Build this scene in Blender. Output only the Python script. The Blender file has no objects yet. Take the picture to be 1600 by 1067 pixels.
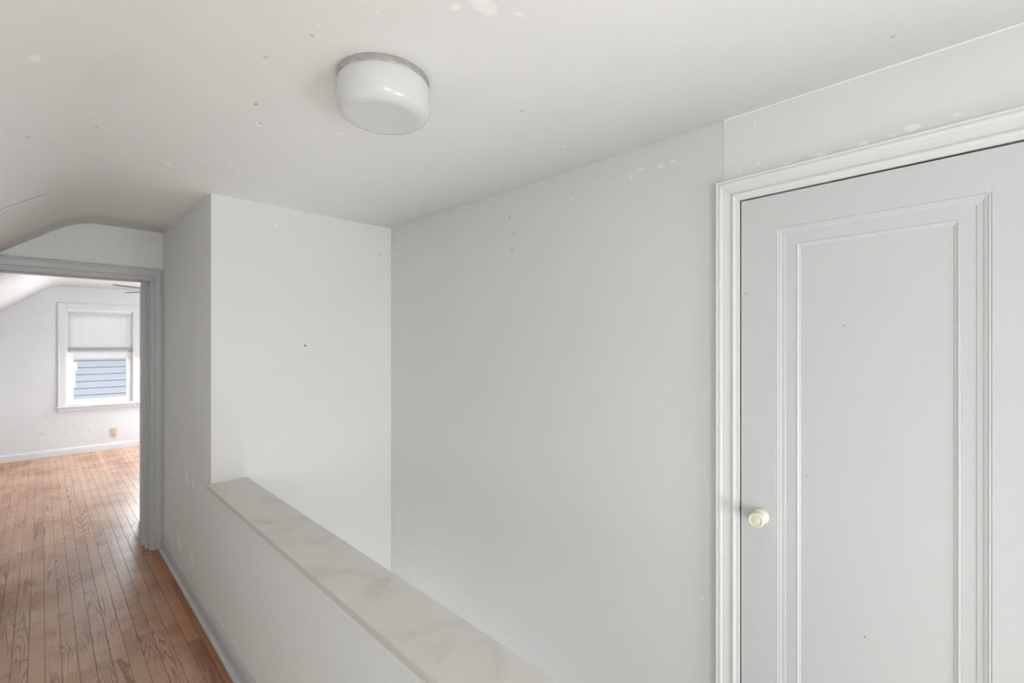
import bpy, bmesh, math, random
from mathutils import Vector, Matrix

random.seed(7)
S = bpy.context.scene
C = S.collection

# ------------------------------------------------------------------ camera, world, lights, exposure
H = 1.535                       # camera height
FPX = 727.0                     # focal length in pixels of the 1600 px wide frame
YAW = math.radians(44.69)       # view direction measured from +x
cam = bpy.data.cameras.new('camera')
cam.lens = FPX / 1600 * 36.0
cam.sensor_width = 36.0
cam.shift_y = 1.5 / 1600
cam.clip_start = 0.02
camo = bpy.data.objects.new('camera', cam)
C.objects.link(camo)
camo.location = (0, 0, H)
camo.rotation_euler = (math.pi / 2, 0, YAW - math.pi / 2)
S.camera = camo

S.view_settings.view_transform = 'Standard'
S.view_settings.look = 'None'
S.view_settings.gamma = 1
S.view_settings.use_curve_mapping = False
S.view_settings.exposure = 1.0
try:
    S.cycles.use_denoising = True
    S.cycles.max_bounces = 14
    S.cycles.diffuse_bounces = 10
    S.cycles.glossy_bounces = 5
    S.cycles.transmission_bounces = 8
except Exception:
    pass

w = bpy.data.worlds.new('overcast_sky')
S.world = w
w.use_nodes = True
wn = w.node_tree
bg = wn.nodes['Background']
bg.inputs['Color'].default_value = (0.92, 0.95, 1.0, 1)
bg.inputs['Strength'].default_value = 1.6


def area(name, loc, direction, sx, sy, power, color):
    l = bpy.data.lights.new(name, 'AREA')
    l.shape = 'RECTANGLE'
    l.size, l.size_y = sx, sy
    l.energy = power
    l.color = color
    o = bpy.data.objects.new(name, l)
    C.objects.link(o)
    o.location = loc
    o.rotation_euler = Vector(direction).to_track_quat('-Z', 'Y').to_euler()
    return o


# daylight through the windows behind the camera and in the bedroom; the hall left, downstairs
# and bedroom side lamps are added fills without a window
area('daylight_back_window', (-0.45, -1.76, 1.15), (0.30, 1, -0.35), 0.7, 0.9, 12, (0.955, 0.975, 1.0))
area('daylight_landing_window', (1.10, -1.76, 0.55), (0, 1, 0.25), 0.95, 0.75, 14, (0.955, 0.975, 1.0))
area('fill_hall_left', (-1.08, 2.0, 0.85), (1, 0, 0.6), 1.4, 0.8, 3.0, (0.92, 0.95, 1.0))  # unseen lamp added to lift the dim wall beyond the parapet
area('daylight_bedroom_window', (1.43, 8.72, 1.25), (-0.45, -1, -1.6), 0.62, 1.1, 34, (0.86, 0.94, 1.0))
area('fill_stairwell_below', (1.26, 2.35, -1.35), (-0.1, -0.15, 1), 0.7, 0.7, 6, (0.97, 0.985, 1.0))  # unseen lamp added below to brighten the foot of the end wall
area('fill_bedroom_side', (3.10, 6.7, 1.30), (-1, 0, 0.45), 1.5, 1.1, 38, (0.88, 0.94, 1.0))  # unseen lamp added to brighten the bedroom; its side wall is solid
for k, xc in enumerate((0.5975, 1.4)):   # sky portals in the two far windows
    p = area('sky_portal', (xc, 8.98, 1.33), (0, -1, 0), 0.72, 1.33, 1, (1, 1, 1))
    p.data.cycles.is_portal = True


# ------------------------------------------------------------------ helpers
def lin(r, g, b):
    f = lambda c: (c / 255 / 12.92) if c / 255 <= 0.04045 else ((c / 255 + 0.055) / 1.055) ** 2.4
    return (f(r), f(g), f(b), 1.0)


FX, FY = math.cos(YAW), math.sin(YAW)
RX, RY = math.sin(YAW), -math.cos(YAW)


def ray(px, py):
    a, b = (px - 800) / FPX, (535 - py) / FPX
    return Vector((FX + a * RX, FY + a * RY, b))


def hit(px, py, axis, val):
    """point of the photograph's pixel on the real plane axis = val"""
    r = ray(px, py)
    o = Vector((0, 0, H))
    t = (val - o[axis]) / r[axis]
    return o + r * t


def tag(o, label=None, cat=None, group=None, kind=None):
    if label: o['label'] = label
    if cat: o['category'] = cat
    if group: o['group'] = group
    if kind: o['kind'] = kind
    return o


def empty(name, loc=(0, 0, 0)):
    o = bpy.data.objects.new(name, None)
    C.objects.link(o)
    o.location = loc
    o.empty_display_size = 0.05
    return o


def obj(name, bm, m, parent=None, smooth=False, loc=None):
    me = bpy.data.meshes.new(name)
    bmesh.ops.recalc_face_normals(bm, faces=bm.faces)
    bm.to_mesh(me)
    bm.free()
    if smooth:
        for p in me.polygons: p.use_smooth = True
    o = bpy.data.objects.new(name, me)
    C.objects.link(o)
    if m: me.materials.append(m)
    if parent: o.parent = parent
    if loc: o.location = loc
    return o


def box(bm, x0, x1, y0, y1, z0, z1, bev=0.0):
    r = bmesh.ops.create_cube(bm, size=1.0)
    vs = r['verts']
    for v in vs:
        v.co = Vector(((x0 + x1) / 2 + v.co.x * (x1 - x0), (y0 + y1) / 2 + v.co.y * (y1 - y0),
                       (z0 + z1) / 2 + v.co.z * (z1 - z0)))
    if bev:
        es = list({e for v in vs for e in v.link_edges})
        bmesh.ops.bevel(bm, geom=es, offset=bev, segments=1, affect='EDGES')


def boxo(name, b, m, parent=None, bev=0.0):
    bm = bmesh.new()
    box(bm, *b, bev=bev)
    return obj(name, bm, m, parent)


def prism(bm, prof, fn, n0, n1):
    """closed polygon prof (list of 2-tuples); fn(p, end) -> 3D point for the two ends n0 / n1"""
    a = [bm.verts.new(fn(p, n0)) for p in prof]
    b = [bm.verts.new(fn(p, n1)) for p in prof]
    n = len(prof)
    for i in range(n):
        j = (i + 1) % n
        bm.faces.new((a[i], a[j], b[j], b[i]))
    bm.faces.new(a)
    bm.faces.new(b[::-1])


def lathe(bm, prof, seg=48, center=(0, 0, 0), axis='z'):
    cx, cy, cz = center
    rings = []
    for (r, h) in prof:
        ring = []
        if r < 1e-6:
            pts = [(0, 0)]
        else:
            pts = [(r * math.cos(2 * math.pi * k / seg), r * math.sin(2 * math.pi * k / seg)) for k in range(seg)]
        for (p, q) in pts:
            if axis == 'z': co = (cx + p, cy + q, cz + h)
            elif axis == '-x': co = (cx - h, cy + p, cz + q)
            elif axis == '-y': co = (cx + p, cy - h, cz + q)
            ring.append(bm.verts.new(co))
        rings.append(ring)
    for A, B in zip(rings, rings[1:]):
        if len(A) == 1 and len(B) == 1: continue
        for k in range(seg):
            k2 = (k + 1) % seg
            if len(A) == 1: bm.faces.new((A[0], B[k], B[k2]))
            elif len(B) == 1: bm.faces.new((A[k], A[k2], B[0]))
            else: bm.faces.new((A[k], A[k2], B[k2], B[k]))


# ------------------------------------------------------------------ materials
class NT:
    def __init__(self, name):
        self.m = bpy.data.materials.new(name)
        self.m.use_nodes = True
        self.t = self.m.node_tree
        self.b = self.t.nodes['Principled BSDF']

    def n(self, typ, **kw):
        nd = self.t.nodes.new(typ)
        for k, v in kw.items():
            if k in ('inp',):
                for kk, vv in v.items(): nd.inputs[kk].default_value = vv
            else: setattr(nd, k, v)
        return nd

    def l(self, a, b):
        self.t.links.new(a, b)

    def math(self, op, a, b=None, c=None, clamp=False):
        nd = self.n('ShaderNodeMath', operation=op)
        nd.use_clamp = clamp
        for i, x in enumerate((a, b, c)):
            if x is None: continue
            if hasattr(x, 'is_output') or hasattr(x, 'links'): self.l(x, nd.inputs[i])
            else: nd.inputs[i].default_value = x
        return nd.outputs[0]

    def mix(self, f, a, b):
        nd = self.n('ShaderNodeMix', data_type='RGBA')
        for sock, x in ((nd.inputs[0], f), (nd.inputs[6], a), (nd.inputs[7], b)):
            if hasattr(x, 'links'): self.l(x, sock)
            else: sock.default_value = x
        return nd.outputs[2]

    def ramp(self, f, lo, hi):
        nd = self.n('ShaderNodeMapRange', interpolation_type='SMOOTHSTEP')
        self.l(f, nd.inputs[0])
        nd.inputs[1].default_value = lo
        nd.inputs[2].default_value = hi
        return nd.outputs[0]

    def noise(self, vec, scale, detail=3.0, rough=0.5, dist=0.0):
        nd = self.n('ShaderNodeTexNoise')
        self.l(vec, nd.inputs['Vector'])
        nd.inputs['Scale'].default_value = scale
        nd.inputs['Detail'].default_value = detail
        nd.inputs['Roughness'].default_value = rough
        nd.inputs['Distortion'].default_value = dist
        return nd.outputs['Fac']


def paint(name, rgb, rough=0.55, spec=0.35, bump=0.15, bscale=160.0, mottle=0.03, marks=(), grime=None):
    """matt wall paint: fine roller texture, faint mottle and a list of nicks, chips and filler patches
    marks: (centre, (rx, ry, rz), colour, strength, bump)"""
    t = NT(name)
    pos = t.n('ShaderNodeNewGeometry').outputs['Position']
    base = lin(*rgb)
    big = t.noise(pos, 2.3, 4.0)
    dark = tuple(c * (1 - 2 * mottle) for c in base[:3]) + (1,)
    light = tuple(min(1, c * (1 + mottle)) for c in base[:3]) + (1,)
    col = t.mix(big, dark, light)
    hgt = t.math('MULTIPLY', t.noise(pos, bscale, 2.0), 0.35)
    hgt = t.math('ADD', hgt, t.math('MULTIPLY', t.noise(pos, 14.0, 3.0), 0.5))
    if grime:
        g = t.ramp(t.noise(pos, grime[1], 5.0, 0.6, 0.6), grime[2], grime[3])
        g = t.math('MULTIPLY', g, grime[4])
        col = t.mix(g, col, lin(*grime[0]))
    if marks:
        wob = t.n('ShaderNodeTexNoise')
        t.l(pos, wob.inputs['Vector'])
        wob.inputs['Scale'].default_value = 55.0
        wob.inputs['Detail'].default_value = 4.0
        off = t.n('ShaderNodeVectorMath', operation='MULTIPLY_ADD')
        t.l(wob.outputs['Color'], off.inputs[0])
        off.inputs[1].default_value = (0.016, 0.016, 0.016)
        off.inputs[2].default_value = (-0.008, -0.008, -0.008)
        add = t.n('ShaderNodeVectorMath', operation='ADD')
        t.l(pos, add.inputs[0]); t.l(off.outputs[0], add.inputs[1])
        for (c, r, mc, st, bu) in marks:
            sub = t.n('ShaderNodeVectorMath', operation='SUBTRACT')
            t.l(add.outputs[0], sub.inputs[0])
            sub.inputs[1].default_value = c
            div = t.n('ShaderNodeVectorMath', operation='DIVIDE')
            t.l(sub.outputs[0], div.inputs[0])
            div.inputs[1].default_value = r
            ln = t.n('ShaderNodeVectorMath', operation='LENGTH')
            t.l(div.outputs[0], ln.inputs[0])
            f = t.ramp(ln.outputs['Value'], 1.0, 0.55)
            col = t.mix(t.math('MULTIPLY', f, st), col, lin(*mc))
            if bu: hgt = t.math('ADD', hgt, t.math('MULTIPLY', f, bu))
    t.l(col, t.b.inputs['Base Color'])
    t.b.inputs['Roughness'].default_value = rough
    t.b.inputs['Specular IOR Level'].default_value = spec
    bp = t.n('ShaderNodeBump')
    bp.inputs['Strength'].default_value = bump
    bp.inputs['Distance'].default_value = 0.004
    t.l(hgt, bp.inputs['Height'])
    t.l(bp.outputs[0], t.b.inputs['Normal'])
    return t.m


def simple(name, rgb, rough=0.5, metal=0.0, spec=0.4, var=0.05, scale=30.0, bump=0.05):
    t = NT(name)
    pos = t.n('ShaderNodeTexCoord').outputs['Object']
    f = t.noise(pos, scale, 4.0)
    b = lin(*rgb)
    t.l(t.mix(f, tuple(c * (1 - var) for c in b[:3]) + (1,), tuple(min(1, c * (1 + var)) for c in b[:3]) + (1,)),
        t.b.inputs['Base Color'])
    t.b.inputs['Roughness'].default_value = rough
    t.b.inputs['Metallic'].default_value = metal
    t.b.inputs['Specular IOR Level'].default_value = spec
    bp = t.n('ShaderNodeBump')
    bp.inputs['Strength'].default_value = bump
    bp.inputs['Distance'].default_value = 0.003
    t.l(f, bp.inputs['Height'])
    t.l(bp.outputs[0], t.b.inputs['Normal'])
    return t.m


def wood(name, pale_all=0.0):
    t = NT(name)
    tc = t.n('ShaderNodeTexCoord').outputs['Object']
    pos = t.n('ShaderNodeNewGeometry').outputs['Position']
    rnd = t.n('ShaderNodeObjectInfo').outputs['Random']
    # board-local coordinates shifted by a random amount so every board has its own grain
    sh = t.n('ShaderNodeCombineXYZ')
    t.l(t.math('MULTIPLY', rnd, 13.0), sh.inputs[0])
    t.l(t.math('MULTIPLY', rnd, 71.0), sh.inputs[1])
    t.l(t.math('MULTIPLY', rnd, 37.0), sh.inputs[2])
    ad = t.n('ShaderNodeVectorMath', operation='ADD')
    t.l(tc, ad.inputs[0]); t.l(sh.outputs[0], ad.inputs[1])
    st = t.n('ShaderNodeVectorMath', operation='MULTIPLY')
    t.l(ad.outputs[0], st.inputs[0])
    st.inputs[1].default_value = (1.0, 0.055, 1.0)
    # growth rings: contour lines of a stretched smooth noise (cathedral figure)
    n1 = t.noise(st.outputs[0], 12.0, 1.5, 0.4, 0.7)
    ring = t.math('SINE', t.math('ADD', t.math('MULTIPLY', n1, 150.0), t.math('MULTIPLY', t.noise(ad.outputs[0], 70.0, 2.0), 2.2)))
    ring = t.ramp(ring, 0.25, 1.0)
    fig = t.ramp(t.noise(ad.outputs[0], 1.6, 2.0), 0.42, 0.62)
    ring = t.math('MULTIPLY', ring, t.math('MULTIPLY_ADD', fig, 0.85, 0.15))
    st2 = t.n('ShaderNodeVectorMath', operation='MULTIPLY')
    t.l(ad.outputs[0], st2.inputs[0])
    st2.inputs[1].default_value = (1.0, 0.03, 1.0)
    fib = t.noise(st2.outputs[0], 260.0, 3.0, 0.6)
    # colour per board
    cr = t.n('ShaderNodeValToRGB')
    t.l(rnd, cr.inputs[0])
    e = cr.color_ramp.elements
    e[0].color, e[1].color = lin(130, 74, 38), lin(174, 117, 76)
    e[1].position = 1.0
    m1 = e.new(0.35); m1.color = lin(148, 90, 50)
    m2 = e.new(0.7); m2.color = lin(160, 104, 64)
    col = t.mix(t.math('MULTIPLY', ring, 0.50), cr.outputs[0], lin(104, 58, 32))
    col = t.mix(t.math('MULTIPLY', t.ramp(fib, 0.45, 0.7), 0.22), col, lin(110, 66, 40))
    # foot traffic down the middle of the floor: finish worn to a pale greyish wood
    sx = t.n('ShaderNodeSeparateXYZ')
    t.l(pos, sx.inputs[0])
    wn_ = t.noise(pos, 3.2, 4.0, 0.6)
    room = t.math('MULTIPLY', t.ramp(sx.outputs[1], 4.35, 5.2), -0.55)
    lane = t.ramp(t.math('ADD', t.math('ADD', sx.outputs[0], room), t.math('MULTIPLY_ADD', wn_, 0.16, -0.08)), 0.60, 0.46)
    wear = t.math('MULTIPLY', lane, t.ramp(t.noise(pos, 2.1, 5.0, 0.62), 0.24, 0.62))
    wear = t.math('MULTIPLY', wear, 0.70)
    pale = t.mix(ring, lin(206, 174, 150), lin(142, 106, 84))
    col = t.mix(wear, col, pale)
    grey = t.math('MULTIPLY', lane, t.ramp(t.noise(pos, 4.3, 6.0, 0.65, 0.4), 0.56, 0.74))
    col = t.mix(t.math('MULTIPLY', grey, 0.55), col, lin(112, 92, 80))
    if pale_all: col = t.mix(pale_all, col, lin(196, 188, 178))
    t.l(col, t.b.inputs['Base Color'])
    ro = t.math('MULTIPLY_ADD', wear, 0.10, 0.30)
    t.l(t.math('ADD', ro, t.math('MULTIPLY', ring, 0.05)), t.b.inputs['Roughness'])
    t.b.inputs['Specular IOR Level'].default_value = 0.6
    bp = t.n('ShaderNodeBump')
    bp.inputs['Strength'].default_value = 0.25
    bp.inputs['Distance'].default_value = 0.001
    t.l(t.math('ADD', t.math('MULTIPLY', ring, -0.7), fib), bp.inputs['Height'])
    t.l(bp.outputs[0], t.b.inputs['Normal'])
    return t.m


# ------------------------------------------------------------------ key positions (metres; x to the right wall, y down the hall)
XR = 1.724          # stairwell wall
XD = 1.7225         # landing wall with the door (fresh board, a little proud)
XF = 0.638          # face of the parapet and of the wall beyond it
YE = 2.90           # end wall of the stairwell
YD = 4.307          # wall with the bedroom doorway
YR = 4.42           # bedroom side of that wall
YF = 8.80           # far bedroom wall
ZC = H + 0.797      # ceiling
XL = -1.15          # knee wall
YB = -1.80          # back wall
YLAND = 0.45        # edge of the landing / end of the parapet
ZLOW = -2.6

WHITE, DARK = (248, 248, 246), (120, 118, 112)


def mk(px, py, axis, val, r, colr, st, bu=0.0):
    return (tuple(hit(px, py, axis, val)), r, colr, st, bu)


def sl(px, py, r, colr, st, bu=0.0):       # same on the sloped part of the ceiling
    d = ray(px, py)
    k = .6735 / (d.z - .735 * d.x)
    return (tuple(Vector((0, 0, H)) + d * k), r, colr, st, bu)


ceil_marks = [
    sl(55, 91, (.012, .026, .03), WHITE, .6, .5), sl(43, 215, (.008, .012, .02), DARK, .25, -.3),
    mk(405, 196, 2, ZC, (.010, .010, .12), WHITE, .6, .6),
    mk(400, 163, 2, ZC, (.008, .013, .12), DARK, .5, -.6), mk(407, 193, 2, ZC, (.006, .006, .12), DARK, .7, -.4),
    mk(262, 255, 2, ZC, (.014, .03, .12), WHITE, .6, .6), mk(316, 250, 2, ZC, (.012, .02, .12), WHITE, .6, .5),
    mk(372, 270, 2, ZC, (.012, .016, .12), WHITE, .55, .5), mk(150, 184, 2, ZC, (.006, .022, .12), DARK, .3, -.3),
    mk(488, 55, 2, ZC, (.008, .008, .12), DARK, .4, -.4), mk(497, 40, 2, ZC, (.006, .008, .12), WHITE, .55, .5),
    mk(533, 208, 2, ZC, (.010, .014, .12), WHITE, .55, .5), mk(755, 8, 2, ZC, (.05, .03, .12), WHITE, .55, .4),
    mk(712, 10, 2, ZC, (.012, .02, .12), WHITE, .6, .4), mk(812, 22, 2, ZC, (.016, .012, .12), WHITE, .5, .4),
    mk(815, 173, 2, ZC, (.008, .008, .12), DARK, .3, -.4), mk(883, 229, 2, ZC, (.012, .012, .12), WHITE, .6, .5),
    mk(1395, 57, 2, ZC, (.006, .008, .12), DARK, .35, -.4), mk(590, 20, 2, ZC, (.006, .006, .12), WHITE, .5, .4),
    mk(170, 98, 2, ZC, (.10, .22, .12), (205, 204, 200), .12, 0), mk(415, 90, 2, ZC, (.01, .012, .12), DARK, .25, -.3)]
stair_marks = [
    mk(796, 339, 0, XR, (.05, .006, .018), DARK, .35, -.5), mk(803, 366, 0, XR, (.05, .020, .02), (176, 174, 170), .2, .5),
    mk(800, 390, 0, XR, (.05, .024, .02), (176, 174, 170), .25, -.5), mk(893, 301, 0, XR, (.05, .006, .006), DARK, .4, -.4),
    mk(985, 277, 0, XR, (.05, .006, .016), WHITE, .55, .6), mk(1001, 265, 0, XR, (.05, .016, .006), WHITE, .6, .6),
    mk(1032, 260, 0, XR, (.05, .016, .006), WHITE, .5, .6), mk(1050, 253, 0, XR, (.05, .018, .005), WHITE, .6, .6),
    mk(748, 875, 0, XR, (.05, .008, .004), WHITE, .5, .3), mk(957, 944, 0, XR, (.05, .06, .004), (190, 189, 186), .4, -.4),
    mk(1098, 938, 0, XR, (.05, .006, .006), WHITE, .6, .4)]
end_marks = [
    mk(477, 540, 1, YE, (.007, .05, .007), (96, 94, 90), .8, -.8), mk(474, 537, 1, YE, (.004, .05, .004), WHITE, .8, .4),
    mk(593, 398, 1, YE, (.006, .05, .008), (110, 104, 80), .85, -.5), mk(430, 352, 1, YE, (.02, .05, .006), WHITE, .5, .4),
    mk(408, 352, 1, YE, (.008, .05, .006), WHITE, .4, .4)]
face_marks = [
    mk(272, 738, 0, XF, (.05, .03, .035), (246, 246, 244), .7, .3), mk(292, 745, 0, XF, (.05, .06, .06), (246, 246, 244), .65, .3),
    mk(302, 755, 0, XF, (.05, .04, .05), (246, 246, 244), .6, .3), mk(280, 850, 0, XF, (.05, .09, .07), (246, 246, 244), .5, .3),
    mk(300, 870, 0, XF, (.05, .06, .05), (246, 246, 244), .5, .3), mk(292, 455, 0, XF, (.05, .01, .012), (150, 146, 142), .4, 0)]
door_wall_marks = [
    mk(1180, 192, 0, XD, (.05, .008, .008), WHITE, .5, .7), mk(1155, 268, 0, XD, (.05, .006, .008), WHITE, .5, .6),
    mk(1185, 255, 0, XD, (.05, .006, .006), WHITE, .6, .5), mk(1230, 257, 0, XD, (.05, .016, .010), WHITE, .5, .6),
    mk(1282, 243, 0, XD, (.05, .020, .012), WHITE, .5, .7), mk(1296, 243, 0, XD, (.05, .014, .005), (150, 140, 110), .7, -.4),
    mk(1336, 234, 0, XD, (.05, .020, .004), (160, 150, 118), .6, -.4), mk(1350, 225, 0, XD, (.05, .018, .012), WHITE, .5, .7),
    mk(1395, 213, 0, XD, (.05, .012, .010), WHITE, .5, .6), mk(1426, 199, 0, XD, (.05, .022, .012), WHITE, .6, .8),
    mk(1498, 178, 0, XD, (.05, .014, .006), WHITE, .5, .6), mk(1262, 247, 0, XD, (.05, .03, .012), (214, 213, 208), .5, .3),
    mk(1310, 236, 0, XD, (.05, .03, .012), (214, 213, 208), .5, .3), mk(1380, 218, 0, XD, (.05, .03, .012), (214, 213, 208), .5, .3)]
far_marks = [
    mk(72, 650, 1, YF, (.03, .05, .012), (160, 158, 158), .3, 0), mk(116, 665, 1, YF, (.010, .05, .020), (126, 124, 124), .4, 0),
    mk(139, 672, 1, YF, (.016, .05, .012), (130, 128, 128), .35, 0), mk(66, 678, 1, YF, (.02, .05, .022), (140, 138, 138), .3, 0),
    mk(79, 694, 1, YF, (.008, .05, .012), (126, 124, 124), .35, 0), mk(58, 688, 1, YF, (.02, .05, .012), (140, 138, 138), .3, 0),
    mk(102, 678, 1, YF, (.02, .05, .012), (150, 148, 148), .3, 0), mk(148, 690, 1, YF, (.02, .05, .010), (150, 148, 148), .3, 0),
    mk(24, 691, 1, YF, (.008, .05, .008), (140, 138, 138), .3, 0)]

M = {}
M['ceiling'] = paint('ceiling_paint', (230, 230, 228), 0.7, 0.25, 0.12, marks=ceil_marks, mottle=.015)
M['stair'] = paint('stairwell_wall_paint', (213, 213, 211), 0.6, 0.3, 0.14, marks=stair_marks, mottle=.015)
M['end'] = paint('end_wall_paint', (224, 224, 221), 0.6, 0.3, 0.12, marks=end_marks, mottle=.012)
M['face'] = paint('parapet_wall_paint', (222, 225, 224), 0.6, 0.3, 0.16, marks=face_marks, mottle=.02)
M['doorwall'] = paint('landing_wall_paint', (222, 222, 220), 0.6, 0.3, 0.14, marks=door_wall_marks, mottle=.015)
M['hall'] = paint('hall_wall_paint', (228, 229, 226), 0.6, 0.3, 0.12)
M['room'] = paint('bedroom_wall_paint', (224, 226, 228), 0.6, 0.3, 0.12, marks=far_marks)
M['roomceil'] = paint('bedroom_ceiling_paint', (240, 241, 241), 0.7, 0.25, 0.08)
M['cap'] = paint('parapet_cap_paint', (222, 221, 217), 0.45, 0.4, 0.18, bscale=60, mottle=.02,
                 grime=((164, 160, 150), 5.0, 0.46, 0.85, 0.50))
M['capedge'] = paint('darker_cap_edge', (202, 201, 196), 0.5, 0.35, 0.15, bscale=60, mottle=.05)  # front edge strip, a little darker grey than the cap board
M['trim'] = paint('white_trim_gloss', (215, 216, 214), 0.38, 0.45, 0.05, bscale=50, mottle=.012)
M['greytrim'] = paint('grey_white_trim', (190, 192, 193), 0.40, 0.45, 0.14, bscale=60, mottle=.03)
M['door'] = paint('white_door_gloss', (200, 202, 203), 0.36, 0.5, 0.03, bscale=40, mottle=.010, marks=[
    mk(1317, 508, 0, XR, (.05, .003, .003), DARK, .8, -.5), mk(1270, 569, 0, XR, (.05, .003, .003), DARK, .8, -.5),
    mk(1351, 998, 0, XR, (.05, .004, .004), DARK, .8, -.5), mk(1304, 942, 0, XR, (.05, .004, .003), DARK, .5, -.5),
    mk(1163, 330, 0, XR, (.05, .010, .02), (214, 198, 160), .45, 0), mk(1259, 744, 0, XR, (.05, .003, .003), DARK, .6, -.4),
    mk(1165, 458, 0, XR, (.05, .006, .005), (150, 148, 144), .6, 0)])
M['wood'] = wood('strip_oak_floor')
M['woodpale'] = wood('strip_oak_floor_pale_bounce', 0.75)  # unseen boards paled so the light they bounce stays neutral
M['sub'] = simple('subfloor', (84, 54, 36), 0.9)
M['gap'] = simple('dark_gap', (70, 60, 48), 0.9)
M['glass_white'] = simple('opal_glass', (208, 209, 208), 0.22, 0, 0.5, 0.01, 10, 0.0)
M['metal'] = simple('dull_zinc', (186, 184, 180), 0.42, 0.75, 0.5, 0.42, 34, 0.5)
M['brass'] = simple('tarnished_brass', (96, 88, 74), 0.5, 0.8, 0.5, 0.3, 80, 0.1)
M['cream'] = simple('cream_knob', (226, 222, 202), 0.3, 0, 0.5, 0.02, 20, 0.0)
M['dot'] = simple('screw_hole', (60, 60, 56), 0.7)
M['wintrim'] = paint('window_trim_paint', (222, 225, 229), 0.45, 0.4, 0.05, bscale=50, mottle=.01)
M['vinyl'] = simple('white_vinyl', (236, 236, 236), 0.35, 0, 0.45, 0.01, 20, 0.0)
M['tan'] = simple('tan_plastic', (212, 196, 172), 0.4, 0, 0.45, 0.02, 20, 0.0)
M['slot'] = simple('outlet_slots', (92, 72, 54), 0.6)
M['blade'] = simple('fan_blade_laminate', (112, 108, 104), 0.45, 0, 0.4, 0.1, 25, 0.0)
M['fanmetal'] = simple('fan_metal', (170, 168, 165), 0.3, 0.8)
M['rail'] = simple('blind_rail', (168, 170, 164), 0.5)
M['cord'] = simple('blind_cord', (214, 212, 206), 0.8)
M['siding'] = simple('blue_grey_siding', (159, 160, 167), 0.7, 0, 0.3, 0.03, 12, 0.03)
M['sidegap'] = simple('siding_shadow_board', (90, 98, 122), 0.9)
M['stairwood'] = simple('stair_bounce_paint', (200, 200, 198), 0.5)  # unseen treads made pale to bounce light up the stairwell
M['roof'] = simple('grey_shingle_roof', (120, 118, 116), 0.9, 0, 0.2, 0.25, 18, 0.3)
M['ground'] = simple('lawn', (96, 110, 70), 0.9, 0, 0.2, 0.3, 6, 0.3)

# translucent slats
t = NT('blind_slat')
t.b.inputs['Base Color'].default_value = lin(246, 246, 242)
t.b.inputs['Roughness'].default_value = 0.5
tr = t.n('ShaderNodeBsdfTranslucent')
tr.inputs['Color'].default_value = (0.98, 0.98, 0.97, 1)
mx = t.n('ShaderNodeMixShader')
mx.inputs[0].default_value = 0.72
t.l(t.b.outputs[0], mx.inputs[1]); t.l(tr.outputs[0], mx.inputs[2])
t.l(mx.outputs[0], t.t.nodes['Material Output'].inputs['Surface'])
M['slat'] = t.m

# window glass: thin, clear, reflecting
t = NT('window_glass')
gl = t.n('ShaderNodeBsdfGlossy'); gl.inputs['Roughness'].default_value = 0.02
tp = t.n('ShaderNodeBsdfTransparent'); tp.inputs['Color'].default_value = (0.97, 0.985, 0.98, 1)
fr = t.n('ShaderNodeFresnel'); fr.inputs['IOR'].default_value = 1.45
mx = t.n('ShaderNodeMixShader')
t.l(fr.outputs[0], mx.inputs[0]); t.l(tp.outputs[0], mx.inputs[1]); t.l(gl.outputs[0], mx.inputs[2])
t.l(mx.outputs[0], t.t.nodes['Material Output'].inputs['Surface'])
M['glass'] = t.m


# ------------------------------------------------------------------ structure: walls
def wall(name, label, axis, p0, p1, a0, a1, z0, z1, holes, m, ztop=None):
    """slab between p0 and p1 on the normal axis, a0..a1 along the other; rectangular holes (a0,a1,z0,z1)"""
    bm = bmesh.new()
    As = sorted({a0, a1, *[h[0] for h in holes], *[h[1] for h in holes]})
    Zs = sorted({z0, z1, *[h[2] for h in holes], *[h[3] for h in holes]})
    As = [a for a in As if a0 <= a <= a1]; Zs = [z for z in Zs if z0 <= z <= z1]

    def solid(i, j):
        if not (0 <= i < len(As) - 1 and 0 <= j < len(Zs) - 1): return False
        ca, cz = (As[i] + As[i + 1]) / 2, (Zs[j] + Zs[j + 1]) / 2
        return not any(h[0] < ca < h[1] and h[2] < cz < h[3] for h in holes)

    cache = {}

    def V(p, a, z):
        k = (p, a, z)
        if k not in cache:
            cache[k] = bm.verts.new((p, a, z) if axis == 0 else (a, p, z))
        return cache[k]
    for i in range(len(As) - 1):
        for j in range(len(Zs) - 1):
            if not solid(i, j): continue
            A0, A1, Z0, Z1 = As[i], As[i + 1], Zs[j], Zs[j + 1]
            for p in (p0, p1):
                bm.faces.new([V(p, A0, Z0), V(p, A1, Z0), V(p, A1, Z1), V(p, A0, Z1)])
            if not solid(i - 1, j): bm.faces.new([V(p0, A0, Z0), V(p1, A0, Z0), V(p1, A0, Z1), V(p0, A0, Z1)])
            if not solid(i + 1, j): bm.faces.new([V(p0, A1, Z0), V(p1, A1, Z0), V(p1, A1, Z1), V(p0, A1, Z1)])
            if not solid(i, j - 1): bm.faces.new([V(p0, A0, Z0), V(p1, A0, Z0), V(p1, A1, Z0), V(p0, A1, Z0)])
            if not solid(i, j + 1): bm.faces.new([V(p0, A0, Z1), V(p1, A0, Z1), V(p1, A1, Z1), V(p0, A1, Z1)])
    o = obj(name, bm, m)
    return tag(o, label, None, None, 'structure')


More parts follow.
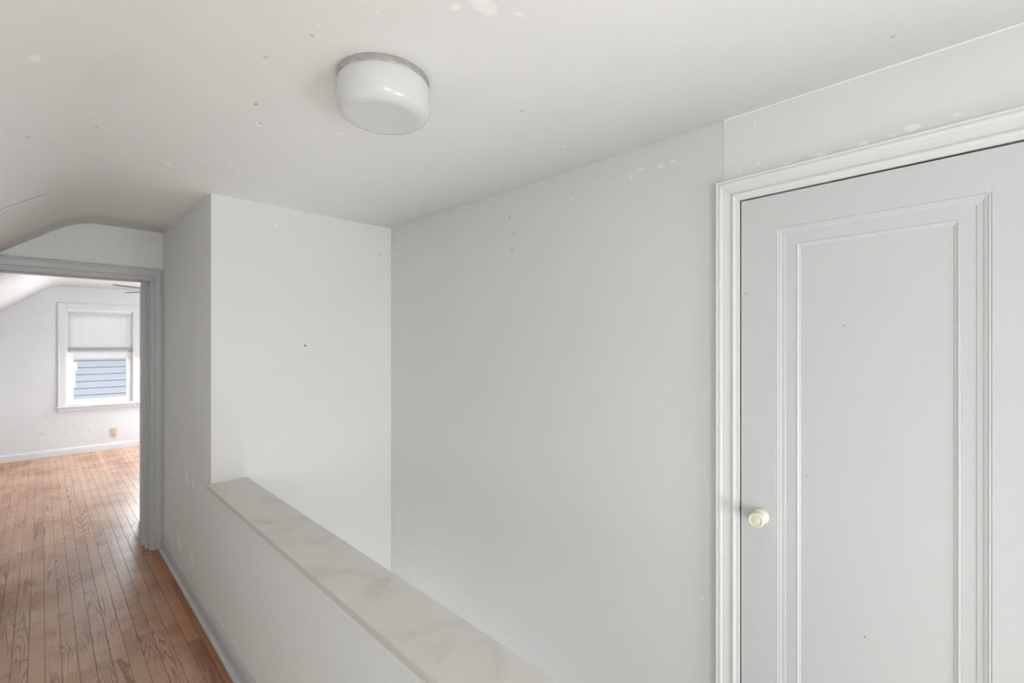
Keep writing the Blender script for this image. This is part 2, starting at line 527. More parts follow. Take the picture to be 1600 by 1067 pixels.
# door in the right wall: clear opening
DY0, DY1, DZ = -0.148, 0.5785, H + 0.4965
KS = 0.0134                                   # the old frame has racked: the head rises a little to the right
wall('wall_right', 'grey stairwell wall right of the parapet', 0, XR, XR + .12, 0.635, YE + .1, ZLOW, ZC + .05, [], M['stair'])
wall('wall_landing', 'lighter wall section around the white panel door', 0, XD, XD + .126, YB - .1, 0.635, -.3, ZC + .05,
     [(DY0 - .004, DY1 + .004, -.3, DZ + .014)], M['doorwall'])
wall('wall_stairwell_end', 'bright end wall of the stairwell beyond the parapet', 1, YE, YE + .1, XF, XR, ZLOW, ZC + .05, [], M['end'])
bm = bmesh.new()
box(bm, XF, XF + .1, YE + .1, YD, -.3, ZC + .05)
tag(obj('wall_hall_right', bm, M['face']), 'shaded wall between the parapet and the bedroom doorway', None, None, 'structure')
bm = bmesh.new()
box(bm, XF, .795, YLAND, YE, ZLOW, .752)
tag(obj('wall_parapet', bm, M['face']), 'low white wall along the hall guarding the stairwell', None, None, 'structure')
OX0, OX1, OZ = -.206, .560, H + .452          # doorway clear opening
wall('wall_doorway', 'wall with the open bedroom doorway at the end of the hall', 1, YD, YR, XL - .1, XF + .1, -.02, ZC + .12,
     [(OX0 - .018, OX1 + .018, -.02, OZ + .018)], M['hall'])
wall('wall_bedroom_near', 'bedroom side wall beside the doorway', 1, YD, YR, XF + .1, 3.3, -.02, ZC + .12, [], M['room'])
W1, W2 = (.235, .960), (1.040, 1.765)
WZ0, WZ1 = .668, 2.000
wall('wall_bedroom_far', 'pale far bedroom wall with the double window', 1, YF, YF + .16, XL - .1, 3.3, -.02, ZC + .1,
     [(W1[0], W1[1], WZ0, WZ1), (W2[0], W2[1], WZ0, WZ1)], M['room'])
wall('wall_bedroom_right', 'bedroom side wall outside the frame', 0, 3.2, 3.3, YR, YF, -.02, ZC + .1, [], M['room'])
wall('wall_left', 'knee wall under the sloped ceiling of the hall', 0, XL - .1, XL, YB - .1, YF, -.02, 1.5, [], M['hall'])
wall('wall_back', 'wall behind the camera with a window', 1, YB - .1, YB, XL, XD, -.3, ZC + .05, [(-.85, -.05, .6, 1.6), (.6, 1.6, .15, .95)], M['hall'])


WL = bpy.data.objects['wall_landing']
bm = bmesh.new()
prism(bm, [(XD + .001, ZC + .001), (XD - .003, ZC + .001), (XD - .002, ZC - .0025), (XD + .001, ZC - .0035)], lambda p, y: (p[0], y, p[1]), YB, .635)
obj('caulk_bead', bm, M['ceiling'], WL)

# ceilings: flat, a rounded bend, then the roof slope down to the knee wall
def sweep_ceiling(name, label, prof, ys, zf, thick, m):
    bm = bmesh.new()
    rows = []
    for y in ys:
        lo = [bm.verts.new((x, y, H + z + zf(y))) for x, z in prof]
        hi = [bm.verts.new((x, y, H + z + zf(y) + thick)) for x, z in prof]
        rows.append((lo, hi))
    n = len(prof)
    for (l0, h0), (l1, h1) in zip(rows, rows[1:]):
        for i in range(n - 1):
            bm.faces.new((l0[i], l0[i + 1], l1[i + 1], l1[i])).smooth = True
            bm.faces.new((h0[i], h0[i + 1], h1[i + 1], h1[i]))
        bm.faces.new((l0[0], l1[0], h1[0], h0[0]))
        bm.faces.new((l0[-1], l1[-1], h1[-1], h0[-1]))
    for l, h in (rows[0], rows[-1]):
        for i in range(n - 1): bm.faces.new((l[i], l[i + 1], h[i + 1], h[i]))
    o = obj(name, bm, m)
    return tag(o, label, None, None, 'structure')


def bend(xa, za, xb, zb, xc, zc, n=10):      # quadratic bend
    return [((1 - s) ** 2 * xa + 2 * s * (1 - s) * xb + s * s * xc, (1 - s) ** 2 * za + 2 * s * (1 - s) * zb + s * s * zc)
            for s in [k / n for k in range(n + 1)]]


SL = .735
zs = lambda x: .6735 + SL * x                 # roof slope line (relative to the camera height)
xk = (.797 - .6735) / SL
prof_h = [(XL - .1, zs(XL - .1))] + bend(.04, zs(.04), xk, .797, .27, .797) + [(.8, .797), (XD, .797)]
prof_h[-1] = (XR + .1, .797)
ceil = sweep_ceiling('ceiling', 'white hall ceiling curving down into the roof slope', prof_h,
                     [YB - .1, 0.0, 1.5, YE - .3, YE, 3.4, 3.9, YD], lambda y: 0.022 * max(0.0, (y - YE) / (YD - YE)), .06, M['ceiling'])
# raised tape joint on the slope
bm = bmesh.new()
jp = [(x, H + zs(x) - .0005) for x in (-.16, -.12, -.08, -.04, 0.0, .025)]
for (xa, za), (xb, zb) in zip(jp, jp[1:]):
    y0 = 3.04 + .01 * math.sin(xa * 40)
    y1 = 3.04 + .01 * math.sin(xb * 40)
    a = [bm.verts.new(p) for p in ((xa, y0 - .008, za), (xa, y0, za - .0014), (xa, y0 + .006, za))]
    b = [bm.verts.new(p) for p in ((xb, y1 - .008, zb), (xb, y1, zb - .0014), (xb, y1 + .006, zb))]
    for i in range(2): bm.faces.new((a[i], a[i + 1], b[i + 1], b[i]))
obj('tape_joint', bm, M['trim'], ceil)
xk2 = (.766 - .682) / .79
zs2 = lambda x: .682 + .79 * x
XM = 1.09
left = [(XL - .1, zs2(XL - .1))] + bend(-.01, zs2(-.01), xk2, .766, .22, .766)
right = [(2 * XM - x, z) for x, z in reversed(left)]
right[-1] = (3.3, zs2(2 * XM - 3.3))
sweep_ceiling('ceiling_bedroom', 'bright bedroom ceiling with sloped side beyond the doorway', left + right, [YR, 6.0, 7.5, YF], lambda y: 0.0, .06, M['roomceil'])

# ------------------------------------------------------------------ floor with strip boards
bm = bmesh.new()
box(bm, XL, XF, YB, YF, -.20, -.016)
box(bm, XF, 3.2, YD, YF, -.20, -.016)
box(bm, XF, XD, YB, YLAND, -.20, -.016)
floor = tag(obj('floor', bm, M['sub']), 'worn strip oak floor running from the hall into the bedroom', None, None, 'structure')


def board_bm(bm, x0, x1, y0, y1, dz=0.0):
    c = .0009
    g = .0003
    x0 += g; x1 -= g; y0 += g; y1 -= g
    lo = [bm.verts.new(p) for p in ((x0, y0, -.016), (x1, y0, -.016), (x1, y1, -.016), (x0, y1, -.016))]
    md = [bm.verts.new((v.co.x, v.co.y, -.0014 + dz)) for v in lo]
    tp_ = [bm.verts.new(p) for p in ((x0 + c, y0 + c, dz), (x1 - c, y0 + c, dz), (x1 - c, y1 - c, dz), (x0 + c, y1 - c, dz))]
    for i in range(4):
        j = (i + 1) % 4
        bm.faces.new((lo[i], lo[j], md[j], md[i]))
        bm.faces.new((md[i], md[j], tp_[j], tp_[i]))
    bm.faces.new(tp_)


BW = .057
rest = bmesh.new()
x = XF - BW * 32
nb = 0
while x < 3.2:
    x1 = x + BW
    inhall = x1 <= XF + 1e-6
    y = YB if inhall else YR - .06
    if not inhall and x1 > 3.2: break
    if x < XL: x = x1; continue
    first = True
    while y < YF - .01:
        L = random.choice((.7, 1.0, 1.3, 1.6, 2.0)) * random.uniform(.85, 1.15)
        if first: L *= random.uniform(.3, 1)
        first = False
        y1 = min(YF, y + L)
        if YF - y1 < .25: y1 = YF
        dz = -random.random() * .0005
        if -.47 < x < 1.20 and y1 > 2.0:
            bm = bmesh.new()
            cx, cy = (x + x1) / 2, (y + y1) / 2
            board_bm(bm, x - cx, x1 - cx, y - cy, y1 - cy, dz)
            obj('floor_board', bm, M['wood'], floor, loc=(cx, cy, 0))
            nb += 1
        else:
            board_bm(rest, x, x1, y, y1, dz)
        y = y1
    x = x1
x = XF
while x + BW < XD:                            # landing beside the stairs
    y = YB
    while y < YLAND - .01:
        y1 = min(YLAND, y + random.uniform(.7, 1.5))
        if YLAND - y1 < .2: y1 = YLAND
        board_bm(rest, x, x + BW, y, y1)
        y = y1
    x += BW
tag(obj('floor_boards_beyond_view', rest, M['woodpale'], floor), None, None, None, 'stuff')

# stairs going down inside the stairwell
st = tag(empty('stairs', (0, YLAND, 0)), 'wooden stairs going down behind the parapet', None, None, 'structure')
for k in range(1, 11):
    z = -.2 * k
    y0 = YLAND + .235 * (k - 1)
    bm = bmesh.new()
    box(bm, .796, XR - .001, y0 - YLAND, y0 + .25 - YLAND, z - .03, z, bev=.004)
    obj('tread', bm, M['stairwood'], st)
    bm = bmesh.new()
    box(bm, .796, XR - .001, y0 - .018 - YLAND, y0 - YLAND, z, z + .17)
    obj('riser', bm, M['trim'], st)

# ------------------------------------------------------------------ trim: parapet cap, baseboards
cap = tag(empty('trim_1', (.716, YLAND, .777)), 'painted board capping the low parapet wall, smudged', None, None, 'structure')
bm = bmesh.new()
prism(bm, [(.6195, .777), (.6195, .754), (.813, .754), (.815, .756), (.815, .775), (.813, .777)],
      lambda p, y: (p[0], y, p[1]), YLAND - .02, YE - .0005)
bmesh.ops.translate(bm, verts=bm.verts, vec=(-.716, -YLAND, -.777))
obj('cap_board', bm, M['cap'], cap)
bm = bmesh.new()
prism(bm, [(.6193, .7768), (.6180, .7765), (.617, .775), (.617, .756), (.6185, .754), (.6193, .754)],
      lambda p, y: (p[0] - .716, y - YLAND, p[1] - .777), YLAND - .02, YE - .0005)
tag(obj('cap_edge', bm, M['capedge'], cap), 'darker front edge of the cap board')
bm = bmesh.new()
prism(bm, [(XF, .7535), (XF - .009, .7535), (XF - .009, .722), (XF - .006, .716), (XF, .716)],
      lambda p, y: (p[0] - .716, y - YLAND, p[1] - .777), YLAND, YE + .0)
obj('bed_moulding', bm, M['face'], cap)


def baseboard(name, label, fn, n0, n1, m, h=.098, shoe=True):
    b = tag(empty(name, fn((0, 0), n0)), label, None, None, 'structure')
    o = Vector(fn((0, 0), n0))
    bm = bmesh.new()
    prism(bm, [(0, 0), (.014, 0), (.014, h - .026), (.012, h - .022), (.0125, h - .014), (.008, h - .004), (.004, h), (0, h)],
          lambda p, e: Vector(fn(p, e)) - o, n0, n1)
    obj('base_board', bm, m, b)
    if shoe:
        bm = bmesh.new()
        prism(bm, [(.014, 0), (.030, 0), (.0295, .006), (.027, .012), (.022, .017), (.014, .019)],
              lambda p, e: Vector(fn(p, e)) - o, n0, n1)
        obj('shoe_moulding', bm, m, b)
    return b


baseboard('baseboard_right', 'grey white baseboard along the foot of the parapet', lambda p, e: (XF - p[0], e, p[1]), YLAND, YD - .019, M['greytrim'])
baseboard('baseboard_far', 'white baseboard under the bedroom windows', lambda p, e: (e, YF - p[0], p[1]), XL + .016, 3.2, M['wintrim'], .092, False)
baseboard('baseboard_left', 'baseboard along the knee wall', lambda p, e: (XL + p[0], e, p[1]), YB, YD, M['greytrim'])


# ------------------------------------------------------------------ casings (mitred sweep)
CAS = [(0, 0), (0, .021), (.003, .0235), (.007, .0225), (.0085, .0195), (.010, .0195), (.0125, .0215), (.018, .0205), (.021, .0165),
       (.050, .0115), (.0525, .0150), (.057, .0165), (.062, .0150), (.064, .0110), (.0755, .0095), (.0755, 0)]


def sweep_leg(bm, prof, p_in, p_out):
    """p_in(s,t) / p_out(s,t): positions of profile point at the two ends"""
    a = [bm.verts.new(p_in(*p)) for p in prof]
    b = [bm.verts.new(p_out(*p)) for p in prof]
    n = len(prof)
    for i in range(n):
        j = (i + 1) % n
        bm.faces.new((a[i], a[j], b[j], b[i]))
    bm.faces.new(a)
    bm.faces.new(b[::-1])


# ---- door_1: white panel door in the landing wall
door = tag(empty('door_1', (XD, DY1, 0)), 'white closed one panel door with a cream knob, right of the stairwell', None, None, 'structure')
OFF = Vector((XD, DY1, 0))
CW = .0755
ztop = lambda y: DZ + KS * (DY1 - y)          # underside of head casing
zout = lambda y: DZ + CW - .001 + .0175 * (DY1 + CW - y)
# left leg: s runs from outer edge inward, i.e. y = DY1 + CW - s
bm = bmesh.new()
lerp = lambda y, s: zout(y) + (ztop(y) - zout(y)) * (s / CW)
sweep_leg(bm, CAS, lambda s, t_: Vector((XD - t_ * 1.15, DY1 + CW - s, 0)) - OFF,
          lambda s, t_: Vector((XD - t_ * 1.15, DY1 + CW - s, lerp(DY1 + CW - s, s) - .0004)) - OFF)
obj('casing_leg', bm, M['trim'], door)
bm = bmesh.new()
sweep_leg(bm, CAS, lambda s, t_: Vector((XD - t_, DY0 - CW + s, 0)) - OFF,
          lambda s, t_: Vector((XD - t_, DY0 - CW + s, lerp(DY0 - CW + s, s) - .0004)) - OFF)
obj('casing_leg', bm, M['trim'], door)
bm = bmesh.new()
sweep_leg(bm, CAS, lambda s, t_: Vector((XD - t_ * 1.15, DY1 + CW - s, lerp(DY1 + CW - s, s) + .0004)) - OFF,
          lambda s, t_: Vector((XD - t_, DY0 - CW + s, lerp(DY0 - CW + s, s) + .0004)) - OFF)
obj('casing_head', bm, M['trim'], door)
# jambs behind the gap
bm = bmesh.new()
box(bm, .0, .12, .0015, .0035, 0, DZ)
box(bm, .0, .12, DY0 - DY1 - .0035, DY0 - DY1 - .0015, 0, DZ)
obj('jamb', bm, M['gap'], door)
# backing of the closed opening (rebate seen as a dark gap)
bm = bmesh.new()
box(bm, .05, .06, DY0 - DY1, 0, 0, DZ + .012)
obj('door_stop', bm, M['gap'], door)

XS = XR - .001 - XD                           # door face relative to OFF
SY0, SY1 = DY0 + .003, DY1 - .0035            # slab edges
PY0, PY1 = -.0365, .4674                      # panel moulding outer edges
ZT = lambda y: ztop(y) - .0045                # slab top
PZ = lambda y: H + .3823 + KS * (PY1 - y)     # moulding outer top
PB = .24


def quadbox(bm, y0, y1, zb, zt_fn, x0, x1):
    vs = []
    for xx in (x0, x1):
        vs += [bm.verts.new((xx, y0 - DY1, zb)), bm.verts.new((xx, y1 - DY1, zb)),
               bm.verts.new((xx, y1 - DY1, zt_fn(y1))), bm.verts.new((xx, y0 - DY1, zt_fn(y0)))]
    for f in ((0, 1, 2, 3), (4, 5, 6, 7), (0, 1, 5, 4), (1, 2, 6, 5), (2, 3, 7, 6), (3, 0, 4, 7)):
        bm.faces.new([vs[i] for i in f])


def stile(y0, y1):
    bm = bmesh.new()
    quadbox(bm, y0, y1, .012, ZT, XS, XS + .035)
    obj('stile', bm, M['door'], door)


stile(PY1 + .0002, SY1)
stile(SY0, PY0 - .00006)
bm = bmesh.new()
# top rail
vs = []
for xx in (XS, XS + .035):
    vs += [bm.verts.new((xx, PY0 - DY1, PZ(PY0))), bm.verts.new((xx, PY1 - DY1, PZ(PY1))),
           bm.verts.new((xx, PY1 - DY1, ZT(PY1))), bm.verts.new((xx, PY0 - DY1, ZT(PY0)))]
for f in ((0, 1, 2, 3), (4, 5, 6, 7), (0, 1, 5, 4), (1, 2, 6, 5), (2, 3, 7, 6), (3, 0, 4, 7)):
    bm.faces.new([vs[i] for i in f])
obj('rail', bm, M['door'], door)
bm = bmesh.new()
quadbox(bm, PY0, PY1, .012, lambda y: PB, XS, XS + .035)
obj('rail', bm, M['door'], door)


def frame_mould(name, y0, y1, zb, zt_fn, prof, m):
    """rectangular frame swept with profile (s inward, d depth into the door); four mitred sides in one mesh"""
    bm = bmesh.new()
    loops = []
    for s, d in prof:
        pts = [(y1 - s, zb + s), (y1 - s, zt_fn(y1 - s) - s), (y0 + s, zt_fn(y0 + s) - s), (y0 + s, zb + s)]
        loops.append([bm.verts.new((XS + d, y - DY1, z)) for y, z in pts])
    for A, B in zip(loops, loops[1:]):
        for i in range(4):
            j = (i + 1) % 4
            bm.faces.new((A[i], A[j], B[j], B[i]))
    return obj(name, bm, m, door)


frame_mould('panel_moulding', PY0, PY1, PB, PZ,
            [(0, .012), (0, .0004), (.0012, .0018), (.003, .0006), (.0055, .0004), (.007, .0014), (.008, .0028), (.013, .0032), (.0145, .0038), (.0165, .0052), (.0245, .0058),
             (.027, .0056), (.0285, .0075), (.0285, .02)], M['door'])
pin0, pin1 = PY0 + .0285, PY1 - .0285
pzi = lambda y: PZ(y) - .0285
frame_mould('panel_band', pin0, pin1, PB + .0285, pzi, [(0, .02), (0, .0075), (.0295, .0075), (.0295, .02)], M['door'])
p20, p21 = pin0 + .0295, pin1 - .0295
pz2 = lambda y: pzi(y) - .0295
frame_mould('panel_moulding', p20, p21, PB + .058, pz2,
            [(0, .02), (0, .0082), (.002, .0070), (.005, .0068), (.007, .0080), (.009, .0098), (.0125, .0104), (.0140, .0122), (.0140, .02)], M['door'])
bm = bmesh.new()
quadbox(bm, p20 + .014, p21 - .014, PB + .072, lambda y: pz2(y) - .014, XS + .0120, XS + .03)
obj('panel', bm, M['door'], door)

# knob
kp = hit(1189.5, 806, 0, XR)
knob = bmesh.new()
kc = Vector((XS, kp.y - DY1, kp.z))
lathe(knob, [(.0, .0), (.0262, .0), (.0262, .006), (.0240, .012), (.015, .015), (.0115, .019), (.0115, .030), (.0165, .0335), (.0225, .036), (.0240, .040),
             (.0242, .050), (.0232, .0555), (.0212, .0578), (.0192, .0580), (.0184, .0560), (.0160, .0556), (.0120, .0572), (.006, .0585), (0, .0588)], 40, kc, '-x')
ko = obj('knob', knob, M['cream'], door, smooth=True)
tag(ko, 'cream round plastic knob')
bm = bmesh.new()
lathe(bm, [(0, 0), (.0022, 0), (.0022, .0015), (0, .0015)], 12, kc + Vector((-.0095, -.0205, .004)), '-x')
obj('set_screw', bm, M['dot'], ko)
bm = bmesh.new()
box(bm, -.004, .006, -.0035, .0058, kp.z + .006, kp.z + .036, bev=.001)
tag(obj('latch_plate', bm, M['brass'], door), 'dark worn latch plate')

# ---- door_2: bedroom doorway with its open door
dw = tag(empty('door_2', (OX1, YD, 0)), 'cased doorway at the end of the hall, door swung open into the bedroom', None, None, 'structure')
O2 = Vector((OX1, YD, 0))
CW2 = .0785 - .011
RV = .0105                                    # reveal between jamb and casing


def cas2(prof_scale=CW2 / CW):
    return [(s * prof_scale, t_ * .85) for s, t_ in CAS]


P2 = cas2()
xo = lambda s: OX1 + RV + CW2 - s             # right leg outer -> inner
CWH = .090
zo2 = lambda s: OZ + RV + (CWH - RV) * (1 - s / CW2)
bm = bmesh.new()
sweep_leg(bm, P2, lambda s, t_: Vector((xo(s), YD - t_, 0)) - O2, lambda s, t_: Vector((xo(s), YD - t_, zo2(s) - .0004)) - O2)
obj('casing_leg', bm, M['greytrim'], dw)
bm = bmesh.new()
xl = lambda s: OX0 - RV - CW2 + s
sweep_leg(bm, P2, lambda s, t_: Vector((xl(s), YD - t_, 0)) - O2, lambda s, t_: Vector((xl(s), YD - t_, zo2(s) - .0004)) - O2)
obj('casing_leg', bm, M['greytrim'], dw)
bm = bmesh.new()
sweep_leg(bm, P2, lambda s, t_: Vector((xo(s), YD - t_, zo2(s) + .0004)) - O2, lambda s, t_: Vector((xl(s), YD - t_, zo2(s) + .0004)) - O2)
obj('casing_head', bm, M['greytrim'], dw)
for nm, b in (('jamb', (OX1, OX1 + .018, YD - .002, YR, 0, OZ)), ('jamb', (OX0 - .018, OX0, YD - .002, YR, 0, OZ)),
              ('head_jamb', (OX0 - .018, OX1 + .018, YD - .002, YR, OZ, OZ + .018)),
              ('door_stop', (OX1 - .010, OX1, YR - .075, YR - .040, 0, OZ)), ('door_stop', (OX0, OX0 + .010, YR - .075, YR - .040, 0, OZ)),
              ('head_stop', (OX0, OX1, YR - .075, YR - .040, OZ - .010, OZ))):
    bm = bmesh.new()
    box(bm, *b, bev=.001)
    bmesh.ops.translate(bm, verts=bm.verts, vec=-O2)
    obj(nm, bm, M['greytrim'], dw)
# the open slab, hinged on the right jamb, swung a little past square
bm = bmesh.new()
box(bm, -.036, 0, 0, .735, .016, OZ - .004, bev=.0015)
bmesh.ops.rotate(bm, verts=bm.verts, cent=(0, 0, 0), matrix=Matrix.Rotation(math.radians(-6), 3, 'Z'))
bmesh.ops.translate(bm, verts=bm.verts, vec=Vector((OX1 - .003, YR - .012, 0)) - O2)
sl = obj('door_slab', bm, M['greytrim'], dw)
for zz in (.25, 1.02, 1.75):
    bm = bmesh.new()
    lathe(bm, [(0, 0), (.005, 0), (.005, .09), (0, .09)], 12, Vector((OX1 + .004, YR + .006, zz)) - O2)
    obj('hinge', bm, M['brass'], dw)

# ------------------------------------------------------------------ bedroom windows
winroot = []


def window(name, label, xa, xb, outer_left, outer_right):
    r = tag(empty(name, ((xa + xb) / 2, YF, WZ0)), label, None, None, 'structure')
    o = Vector(((xa + xb) / 2, YF, WZ0))

    def b(nm, x0, x1, y0, y1, z0, z1, m=M['vinyl'], bev=.002, parent=r):
        bm = bmesh.new()
        box(bm, x0, x1, y0, y1, z0, z1, bev=bev)
        bmesh.ops.translate(bm, verts=bm.verts, vec=-o)
        return obj(nm, bm, m, parent)
    # liner of the opening
    b('jamb', xa - .0, xa + .012, YF - .001, YF + .16, WZ0, WZ1)
    b('jamb', xb - .012, xb, YF - .001, YF + .16, WZ0, WZ1)
    b('head', xa, xb, YF - .001, YF + .16, WZ1 - .012, WZ1)
    # casing
    if outer_left:
        b('casing', xa - .078, xa - .002, YF - .013, YF - .0005, WZ0, WZ1 + .076, M['wintrim'], .004)
        b('casing_bead', xa - .082, xa - .066, YF - .017, YF - .0125, WZ0, WZ1 + .080, M['wintrim'], .003)
    if outer_right:
        b('casing', xb + .002, xb + .078, YF - .013, YF - .0005, WZ0, WZ1 + .076, M['wintrim'], .004)
    b('casing_head', xa - .0018, xb + (.0018 if outer_right else .08), YF - .013, YF - .0005, WZ1 - .002, WZ1 + .076, M['wintrim'], .004)
    b('sill', xa - (.095 if outer_left else .0), xb + (.095 if outer_right else .08), YF - .045, YF + .03, WZ0 - .026, WZ0, M['wintrim'], .006)
    b('apron', xa - (.080 if outer_left else .0), xb + .08, YF - .014, YF - .0005, WZ0 - .082, WZ0 - .026, M['wintrim'], .004)
    # lower sash, in front
    y0, y1 = YF + .050, YF + .085
    zt, gz1, gz0 = 1.398, 1.318, .742
    xg0, xg1 = xa + .076, xb - .084
    s = b('lower_sash', xa + .012, xg0, y0, y1, WZ0 + .004, zt)
    b('sash_stile', xg1, xb - .012, y0, y1, WZ0 + .004, zt, parent=r)
    b('sash_rail', xg0, xg1, y0, y1, gz1, zt)
    b('sash_rail', xg0, xg1, y0, y1, WZ0 + .004, gz0)
    b('sash_lock', (xa + xb) / 2 - .025, (xa + xb) / 2 + .02, y0 - .010, y0, zt - .022, zt - .004, M['vinyl'], .003)
    b('glazing_bead', xg0, xg1, y0 + .006, y0 + .012, gz1 - .008, gz1, M['vinyl'], .001)
    b('pane', xg0, xg1, y0 + .017, y0 + .020, gz0, gz1, M['glass'], 0)
    # upper sash behind
    y0, y1 = YF + .090, YF + .125
    b('upper_sash', xa + .012, xa + .062, y0, y1, 1.340, WZ1 - .012)
    b('sash_stile', xb - .062, xb - .012, y0, y1, 1.340, WZ1 - .012)
    b('sash_rail', xa + .062, xb - .062, y0, y1, 1.340, 1.385)
    b('sash_rail', xa + .062, xb - .062, y0, y1, WZ1 - .062, WZ1 - .012)
    b('pane', xa + .062, xb - .062, y0 + .017, y0 + .020, 1.385, WZ1 - .062, M['glass'], 0)
    return r


window('window_1', 'white double hung bedroom window, blind half down, siding seen below', W1[0], W1[1], True, False)
window('window_2', 'right half of the double bedroom window, mostly hidden by the doorway', W2[0], W2[1], False, True)


def make_blind(label, xa, xb):
    r = tag(empty('window_blind', ((xa + xb) / 2, YF + .028, WZ1 - .012)), label, 'blind', 'mini blinds in the bedroom windows')
    o = Vector(r.location)
    W = (xb - xa) / 2 - .016
    bm = bmesh.new()
    box(bm, -W, W, -.013, .013, -.028, 0, bev=.002)
    obj('headrail', bm, M['vinyl'], r)
    # one slat mesh, shared
    bm = bmesh.new()
    n = 4
    tilt = math.radians(116)
    rows = []
    for k in range(n + 1):
        s = -.0125 + .025 * k / n
        c = .0018 * (1 - (s / .0125) ** 2)
        yy = s * math.cos(tilt) - c * math.sin(tilt)
        zz = s * math.sin(tilt) + c * math.cos(tilt)
        rows.append((bm.verts.new((-W, yy, zz)), bm.verts.new((W, yy, zz))))
    for A, B in zip(rows, rows[1:]): bm.faces.new((A[0], A[1], B[1], B[0]))
    proto = obj('slat', bm, M['slat'], r, smooth=True)
    zb = 1.462 - o.z
    pitch = .0205
    z = -.038
    proto.location = (0, 0, z)
    z -= pitch
    while z > zb + .004:
        c = proto.copy()
        C.objects.link(c)
        c.parent = r
        c.location = (0, 0, z)
        z -= pitch
    bm = bmesh.new()
    for k in range(6):
        box(bm, -W, W, -.0125, .0125, zb - .0045 * k - .003, zb - .0045 * k, bev=0)
    obj('gathered_slats', bm, M['rail'], r)
    bm = bmesh.new()
    box(bm, -W, W, -.0135, .0135, zb - .040, zb - .027, bev=.003)
    obj('bottom_rail', bm, M['rail'], r)
    for xx in (-W * .58, W * .62):
        bm = bmesh.new()
        box(bm, xx - .0012, xx + .0012, -.0150, -.0134, zb - .03, -.028)
        obj('ladder_cord', bm, M['cord'], r)
    bm = bmesh.new()
    lathe(bm, [(0, 0), (.003, 0), (.003, .45), (0, .45)], 8, (W * .80, -.018, -.49))
    obj('tilt_wand', bm, M['cord'], r)
    return r


make_blind('white mini blind half lowered in the left bedroom window', *W1)
make_blind('white mini blind in the right bedroom window, nearly hidden by the doorway', *W2)

# ------------------------------------------------------------------ outlet under the window
op = hit(177.5, 675, 1, YF)
out = tag(empty('wall_outlet', (op.x, YF, op.z)), 'tan duplex outlet low on the far bedroom wall under the window', 'outlet')
bm = bmesh.new()
box(bm, -.038, .038, -.006, -.0004, -.062, .062, bev=.002)
obj('cover_plate', bm, M['tan'], out)
for sgn in (-1, 1):
    bm = bmesh.new()
    lathe(bm, [(0, .0062), (.0165, .0062), (.0165, .0085), (.015, .0095), (0, .0095)], 20, (0, 0, sgn * .022), '-y')
    rc = obj('receptacle', bm, M['tan'], out)
    bm = bmesh.new()
    box(bm, -.007, -.004, -.0105, -.0095, sgn * .022 - .001, sgn * .022 + .008)
    box(bm, .004, .007, -.0105, -.0095, sgn * .022 - .001, sgn * .022 + .008)
    box(bm, -.002, .002, -.0105, -.0095, sgn * .022 - .009, sgn * .022 - .005)
    obj('slot', bm, M['slot'], rc)

# ------------------------------------------------------------------ ceiling fan in the bedroom
fx, fy, fz = 1.09, 6.945, H + .622
fan = tag(empty('ceiling_fan', (fx, fy, H + .766)), 'ceiling fan with grey blades, only two blade tips showing in the bedroom doorway', 'fan')
bm = bmesh.new()
lathe(bm, [(0, 0), (.075, 0), (.075, -.012), (.06, -.03), (.02, -.036), (.02, -.05), (.095, -.055), (.11, -.075), (.11, -.13),
           (.09, -.155), (.05, -.165), (.045, -.20), (.03, -.215), (0, -.218)], 36)
obj('motor_housing', bm, M['fanmetal'], fan, smooth=True)
a0 = math.atan2(.560 - fx, 6.61 - fy)          # direction of the first tip (from +y)
for k in range(4):
    ang = a0 + k * math.pi / 2
    dx, dy = math.sin(ang), math.cos(ang)
    bm = bmesh.new()
    N = 8
    up, dn = [], []
    pts = []
    for (s, h_) in ((.18, .048), (.24, .056), (.45, .066), (.56, .068), (.60, .060), (.622, .045), (.632, .02)):
        pts.append((s, h_))
    poly = pts + [(s, -h_) for s, h_ in reversed(pts)]
    for zz, L in ((.003, up), (-.003, dn)):
        for s, h_ in poly:
            tl = h_ * math.sin(math.radians(11))
            L.append(bm.verts.new((s * dx + h_ * dy, s * dy - h_ * dx, -.144 + zz + tl)))
    bm.faces.new(up); bm.faces.new(dn[::-1])
    for i in range(len(up)):
        j = (i + 1) % len(up)
        bm.faces.new((up[i], up[j], dn[j], dn[i]))
    bl = obj('blade', bm, M['blade'], fan)
    bm = bmesh.new()
    vs = []
    for zz in (-.150, -.156):
        for s, h_ in ((.09, .02), (.24, .03), (.24, -.03), (.09, -.02)):
            vs.append(bm.verts.new((s * dx + h_ * dy, s * dy - h_ * dx, zz)))
    for f in ((0, 1, 2, 3), (4, 5, 6, 7), (0, 1, 5, 4), (1, 2, 6, 5), (2, 3, 7, 6), (3, 0, 4, 7)):
        bm.faces.new([vs[i] for i in f])
    obj('blade_bracket', bm, M['fanmetal'], bl)

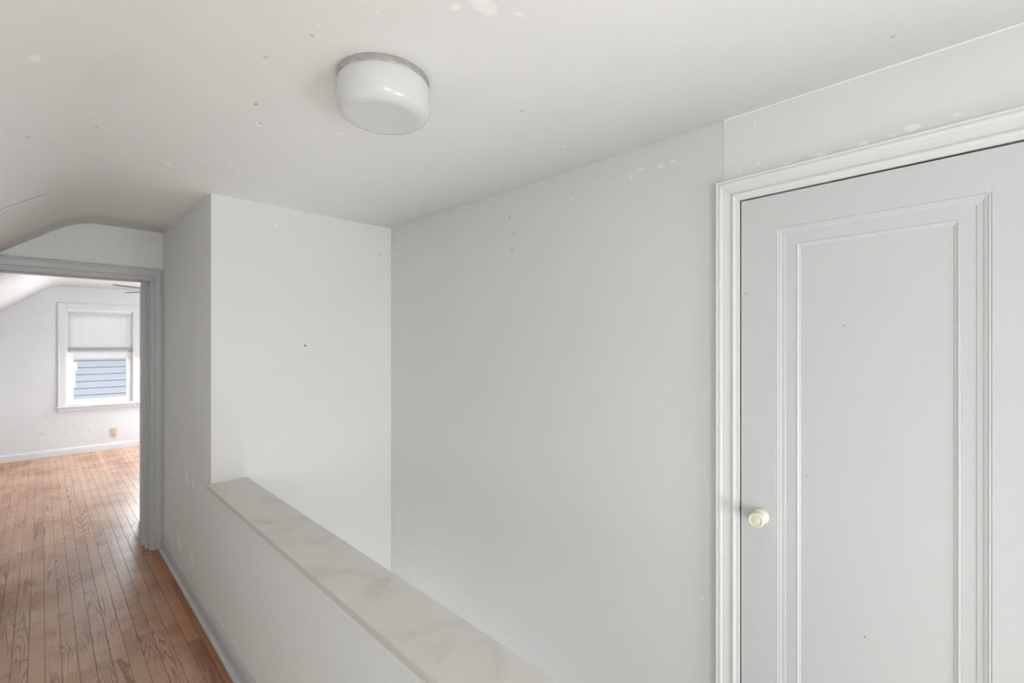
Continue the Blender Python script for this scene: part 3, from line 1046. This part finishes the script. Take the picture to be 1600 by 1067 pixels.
# ------------------------------------------------------------------ ceiling light in the hall
lc = Vector((0.731, 1.269, ZC))
lamp = tag(empty('ceiling_light', lc), 'round flush ceiling light with white drum glass and worn metal rim', 'ceiling light')
bm = bmesh.new()
lathe(bm, [(0, -.0005), (.130, -.0005), (.132, -.003), (.132, -.016), (.129, -.019), (0, -.019)], 64)
bmesh.ops.scale(bm, verts=bm.verts, vec=(1.03, 1.03, 1.04))
obj('metal_rim', bm, M['metal'], lamp, smooth=False)
bm = bmesh.new()
lathe(bm, [(.118, -.016), (.128, -.0175), (.1315, -.022), (.1335, -.035), (.1345, -.060), (.1340, -.078), (.131, -.092), (.124, -.1035), (.113, -.1105),
           (.098, -.1135), (.090, -.1128), (.080, -.1120), (.05, -.1118), (0, -.1118)], 64)
bmesh.ops.scale(bm, verts=bm.verts, vec=(1.03, 1.03, 1.05))
obj('glass_shade', bm, M['glass_white'], lamp, smooth=True)

# ------------------------------------------------------------------ outside: neighbouring house and lawn
nh = tag(empty('neighbour_house', (1.0, 12.0, -3.0)), 'neighbouring house wall of pale blue grey clapboards outside the bedroom window', 'house')
bm = bmesh.new()
box(bm, -6, 6, .03, .3, -.5, 4.72)
obj('house_wall', bm, M['sidegap'], nh)
EXP = .131
bm = bmesh.new()
prism(bm, [(0.028, 0), (-.006, 0), (.010, EXP - .010), (.028, EXP - .010)], lambda p, e: (e, p[0], p[1]), -6, 6)
proto = obj('siding_board', bm, M['siding'], nh, loc=(0, 0, 0))
for k in range(1, 36):
    c = proto.copy()
    C.objects.link(c)
    c.parent = nh
    c.location = (0, 0, k * EXP)
bm = bmesh.new()
prism(bm, [(-.32, 4.66), (-.32, 4.74), (3.2, 6.9), (6.7, 4.74), (6.7, 4.66), (3.2, 6.8)], lambda p, e: (e, p[0], p[1]), -6.3, 6.3)
obj('roof', bm, M['roof'], nh)
bm = bmesh.new()
prism(bm, [(-.44, 4.74), (-.44, 4.64), (-.36, 4.62), (-.33, 4.64), (-.33, 4.74)], lambda p, e: (e, p[0], p[1]), -6.3, 6.3)
obj('gutter', bm, M['vinyl'], nh)
bm = bmesh.new()
box(bm, -14, 16, 9.4, 30, -3.4, -3.2)
tag(obj('lawn', bm, M['ground']), 'lawn far below the bedroom window', 'lawn', None, 'structure')
